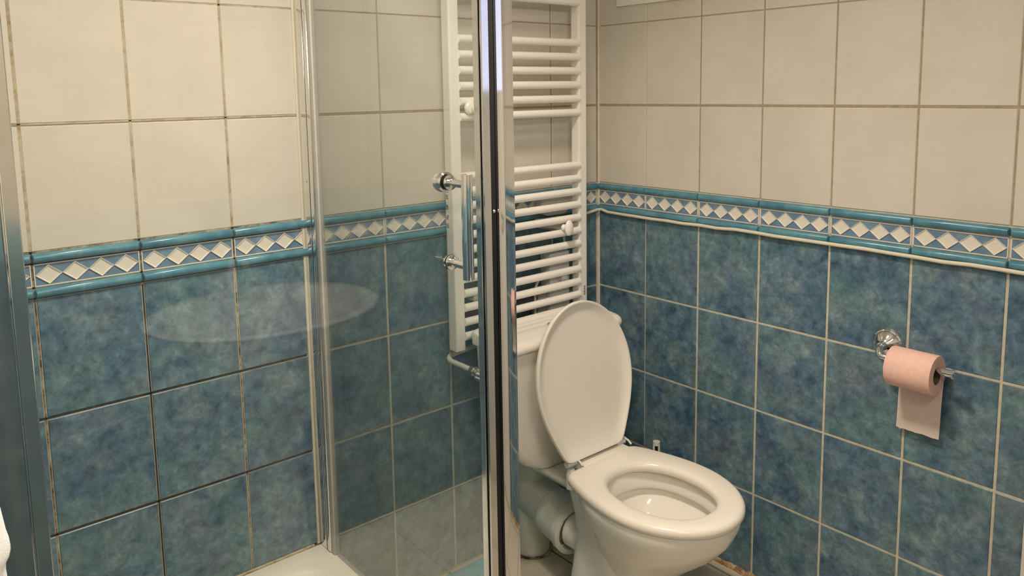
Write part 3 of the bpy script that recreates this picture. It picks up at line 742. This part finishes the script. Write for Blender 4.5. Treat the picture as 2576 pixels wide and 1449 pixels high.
# the mat lies turned a little, its right edge running away from the wall
def turn(p): 
    f = max(0.0, -p[1]) * 0.55
    return (p[0] - f * (p[0] - x0) / (x1 - x0), p[1], p[2])
top = [turn(p) for p in top]; bot = [turn(p) for p in bot]
cnt = len(top); fs = []; n1 = n + 1
for i in range(n):
    for j in range(n):
        a = i * n1 + j; fs.append((a, a + n1, a + n1 + 1, a + 1)); fs.append((cnt + a, cnt + a + 1, cnt + a + n1 + 1, cnt + a + n1))
for i in range(n):
    for a, b in ((i * n1, (i + 1) * n1), (i * n1 + n, (i + 1) * n1 + n), (i, i + 1), (n * n1 + i, n * n1 + i + 1)): fs.append((a, b, cnt + b, cnt + a))
m.add(top + bot, fs)
solo('bath_mat', m, 'light_blue_cotton', 'light blue bath mat on the floor between shower and toilet', 'bath mat', smooth=60)

# white hand towel on a hook at the left wall
TWX, TWY = -1.880, -1.25
tw = thing('hand_towel', 'white hand towel hanging at the far left edge of the picture', 'towel', (TWX, TWY, 0.75))
prof = [(1.255, 0.012), (1.245, 0.026), (1.225, 0.043), (1.200, 0.058), (1.180, 0.0655), (1.1655, 0.0695), (1.1515, 0.0711), (1.146, 0.0722), (1.141, 0.0726), (1.137, 0.0717), (1.1335, 0.0697), (1.128, 0.0692), (1.1225, 0.0695), (1.08, 0.0685), (0.95, 0.0690), (0.80, 0.070), (0.762, 0.069), (0.755, 0.066)]
rings = []
for zz, wd in prof:
    rings.append([(TWX + wd * math.cos(a), TWY + (0.042 + 0.004 * math.sin(4 * a)) * min(1.0, wd / 0.06) * math.sin(a), zz) for a in [2 * PI * q / 48 for q in range(48)]])
obj('cloth', MB().loft(rings, True, True), 'white_cotton', tw, 70)
obj('hanging_loop', MB().tube([(TWX, TWY, 1.25), (TWX - 0.012, TWY, 1.268), (TWX - 0.030, TWY, 1.282)], 0.003, 8), 'white_cotton', tw)
hk = thing('wall_hook', 'chrome hook on the left wall holding the hand towel', 'hook', (XL, TWY, 1.28))
obj('plate', MB().lathe([(0.018, 0), (0.018, 0.004), (0, 0.005)], (XL + 0.0002, TWY, 1.284), (1, 0, 0), 20), 'chrome', hk)
obj('prong', MB().tube([(XL + 0.004, TWY, 1.284), (XL + 0.022, TWY, 1.277), (XL + 0.036, TWY, 1.278), (XL + 0.043, TWY, 1.292)], 0.004, 10), 'chrome', hk)

# white window casing high on the right wall
wn = struct('window_1', MB(), 'white_plastic', 'bottom of a white window casing high on the right wall') if False else None
m = MB(); m.box((-0.010, -0.640, 1.652), (0.0010, -0.084, 1.720), 0.002); m.box((-0.022, -0.640, 2.130), (0.0010, -0.084, 2.190), 0.002); m.box((-0.022, -0.150, 1.720), (0.0010, -0.084, 2.130), 0.002); m.box((-0.022, -0.640, 1.720), (0.0010, -0.574, 2.130), 0.002)
w1 = struct('window_1', m, 'radiator_enamel', 'white casing high on the right wall, only its lower edge in view')
obj('shutter_panel', MB().box((-0.012, -0.575, 1.719), (0.0006, -0.149, 2.131)), 'white_plastic', w1, 0)

# white door with a frosted daylight pane, on the right wall beside the camera
dy0, dy1 = -1.955, -1.275
m = MB(); m.box((-0.030, dy0 - 0.02, 0), (0.0012, dy0 + 0.05, 2.10), 0.003); m.box((-0.030, dy1 - 0.05, 0), (0.0012, dy1 + 0.01, 2.10), 0.003); m.box((-0.030, dy0 + 0.05, 2.03), (0.0012, dy1 - 0.05, 2.10), 0.003)
d1 = struct('door_1', m, 'white_plastic')
obj('leaf', MB().box((-0.018, dy0 + 0.051, 0.008), (0.0012, dy1 - 0.051, 1.40), 0.003), 'door_paint', d1)
obj('frosted_pane', MB().box((-0.012, dy0 + 0.051, 1.402), (-0.004, dy1 - 0.051, 2.029)), 'frosted_pane', d1, 0)
obj('handle', MB().tube([(-0.018, dy1 - 0.09, 1.0), (-0.060, dy1 - 0.09, 1.0), (-0.062, dy1 - 0.10, 1.0), (-0.062, dy1 - 0.20, 1.0)], 0.008, 12), 'chrome', d1)

# basin behind the camera (it shows as a reflection in the shower door)
BX, BY, BZ = -1.045, -1.712, 0.83
bs = thing('washbasin', 'white oval washbasin that shows reflected in the shower door glass', 'basin', (BX, BY, 0))
def el(a, b, z, n=56): return [(BX + a * math.cos(2 * PI * k / n), BY + b * math.sin(2 * PI * k / n), z) for k in range(n)]
m = MB(); m.loft([el(0.10, 0.09, 0.0), el(0.095, 0.085, 0.02), el(0.08, 0.075, 0.30), el(0.09, 0.085, 0.62), el(0.19, 0.17, 0.71), el(0.275, 0.235, 0.79), el(0.308, 0.262, 0.820), el(0.310, 0.264, 0.828), el(0.304, 0.258, 0.832), el(0.268, 0.222, 0.830), el(0.258, 0.213, 0.820), el(0.235, 0.192, 0.785), el(0.16, 0.13, 0.752), el(0.03, 0.03, 0.745)], True, True)
obj('bowl', m, 'ceramic', bs, 50)
obj('drain', MB().lathe([(0.016, 0), (0.016, 0.003), (0, 0.002)], (BX + 0.02, BY, 0.745), (0, 0, 1)), 'dark_gap', bs)
m = MB(); m.tube([(BX, BY - 0.235, 0.829), (BX, BY - 0.235, 0.93), (BX, BY - 0.215, 0.955), (BX, BY - 0.16, 0.955), (BX, BY - 0.12, 0.93)], [0.02, 0.016, 0.014, 0.012, 0.011], 16)
obj('tap', m, 'chrome', bs, 50)

# ceiling lamp
cl = thing('ceiling_lamp', 'round white ceiling lamp lighting the bathroom', 'lamp', (LAMP[0], LAMP[1], 2.36))
obj('base', MB().lathe([(0.15, 0), (0.15, 0.038), (0.10, 0.040), (0.0, 0.040)], (LAMP[0], LAMP[1], 2.3605), (0, 0, 1), 40), 'white_plastic', cl, 30)
obj('diffuser', MB().lathe([(0.0, -0.028), (0.07, -0.024), (0.12, -0.012), (0.14, 0.0)], (LAMP[0], LAMP[1], 2.360), (0, 0, 1), 40), 'lamp_diffuser', cl, 50)

# body of the added fill lamp, out of view
vl = thing('fill_lamp', 'long warm fill lamp added on the front wall, out of view', 'lamp', (FILL[0], YF, FILL[2]))
obj('back_plate', MB().box((FILL[0] - 0.27, YF - 0.0005, FILL[2] - 0.03), (FILL[0] + 0.27, YF + 0.02, FILL[2] + 0.03), 0.003), 'chrome', vl)
obj('shade', MB().tube([(FILL[0] - 0.26, YF + 0.045, FILL[2] + 0.01), (FILL[0] + 0.26, YF + 0.045, FILL[2] + 0.01)], 0.027, 24), 'lamp_diffuser', vl)
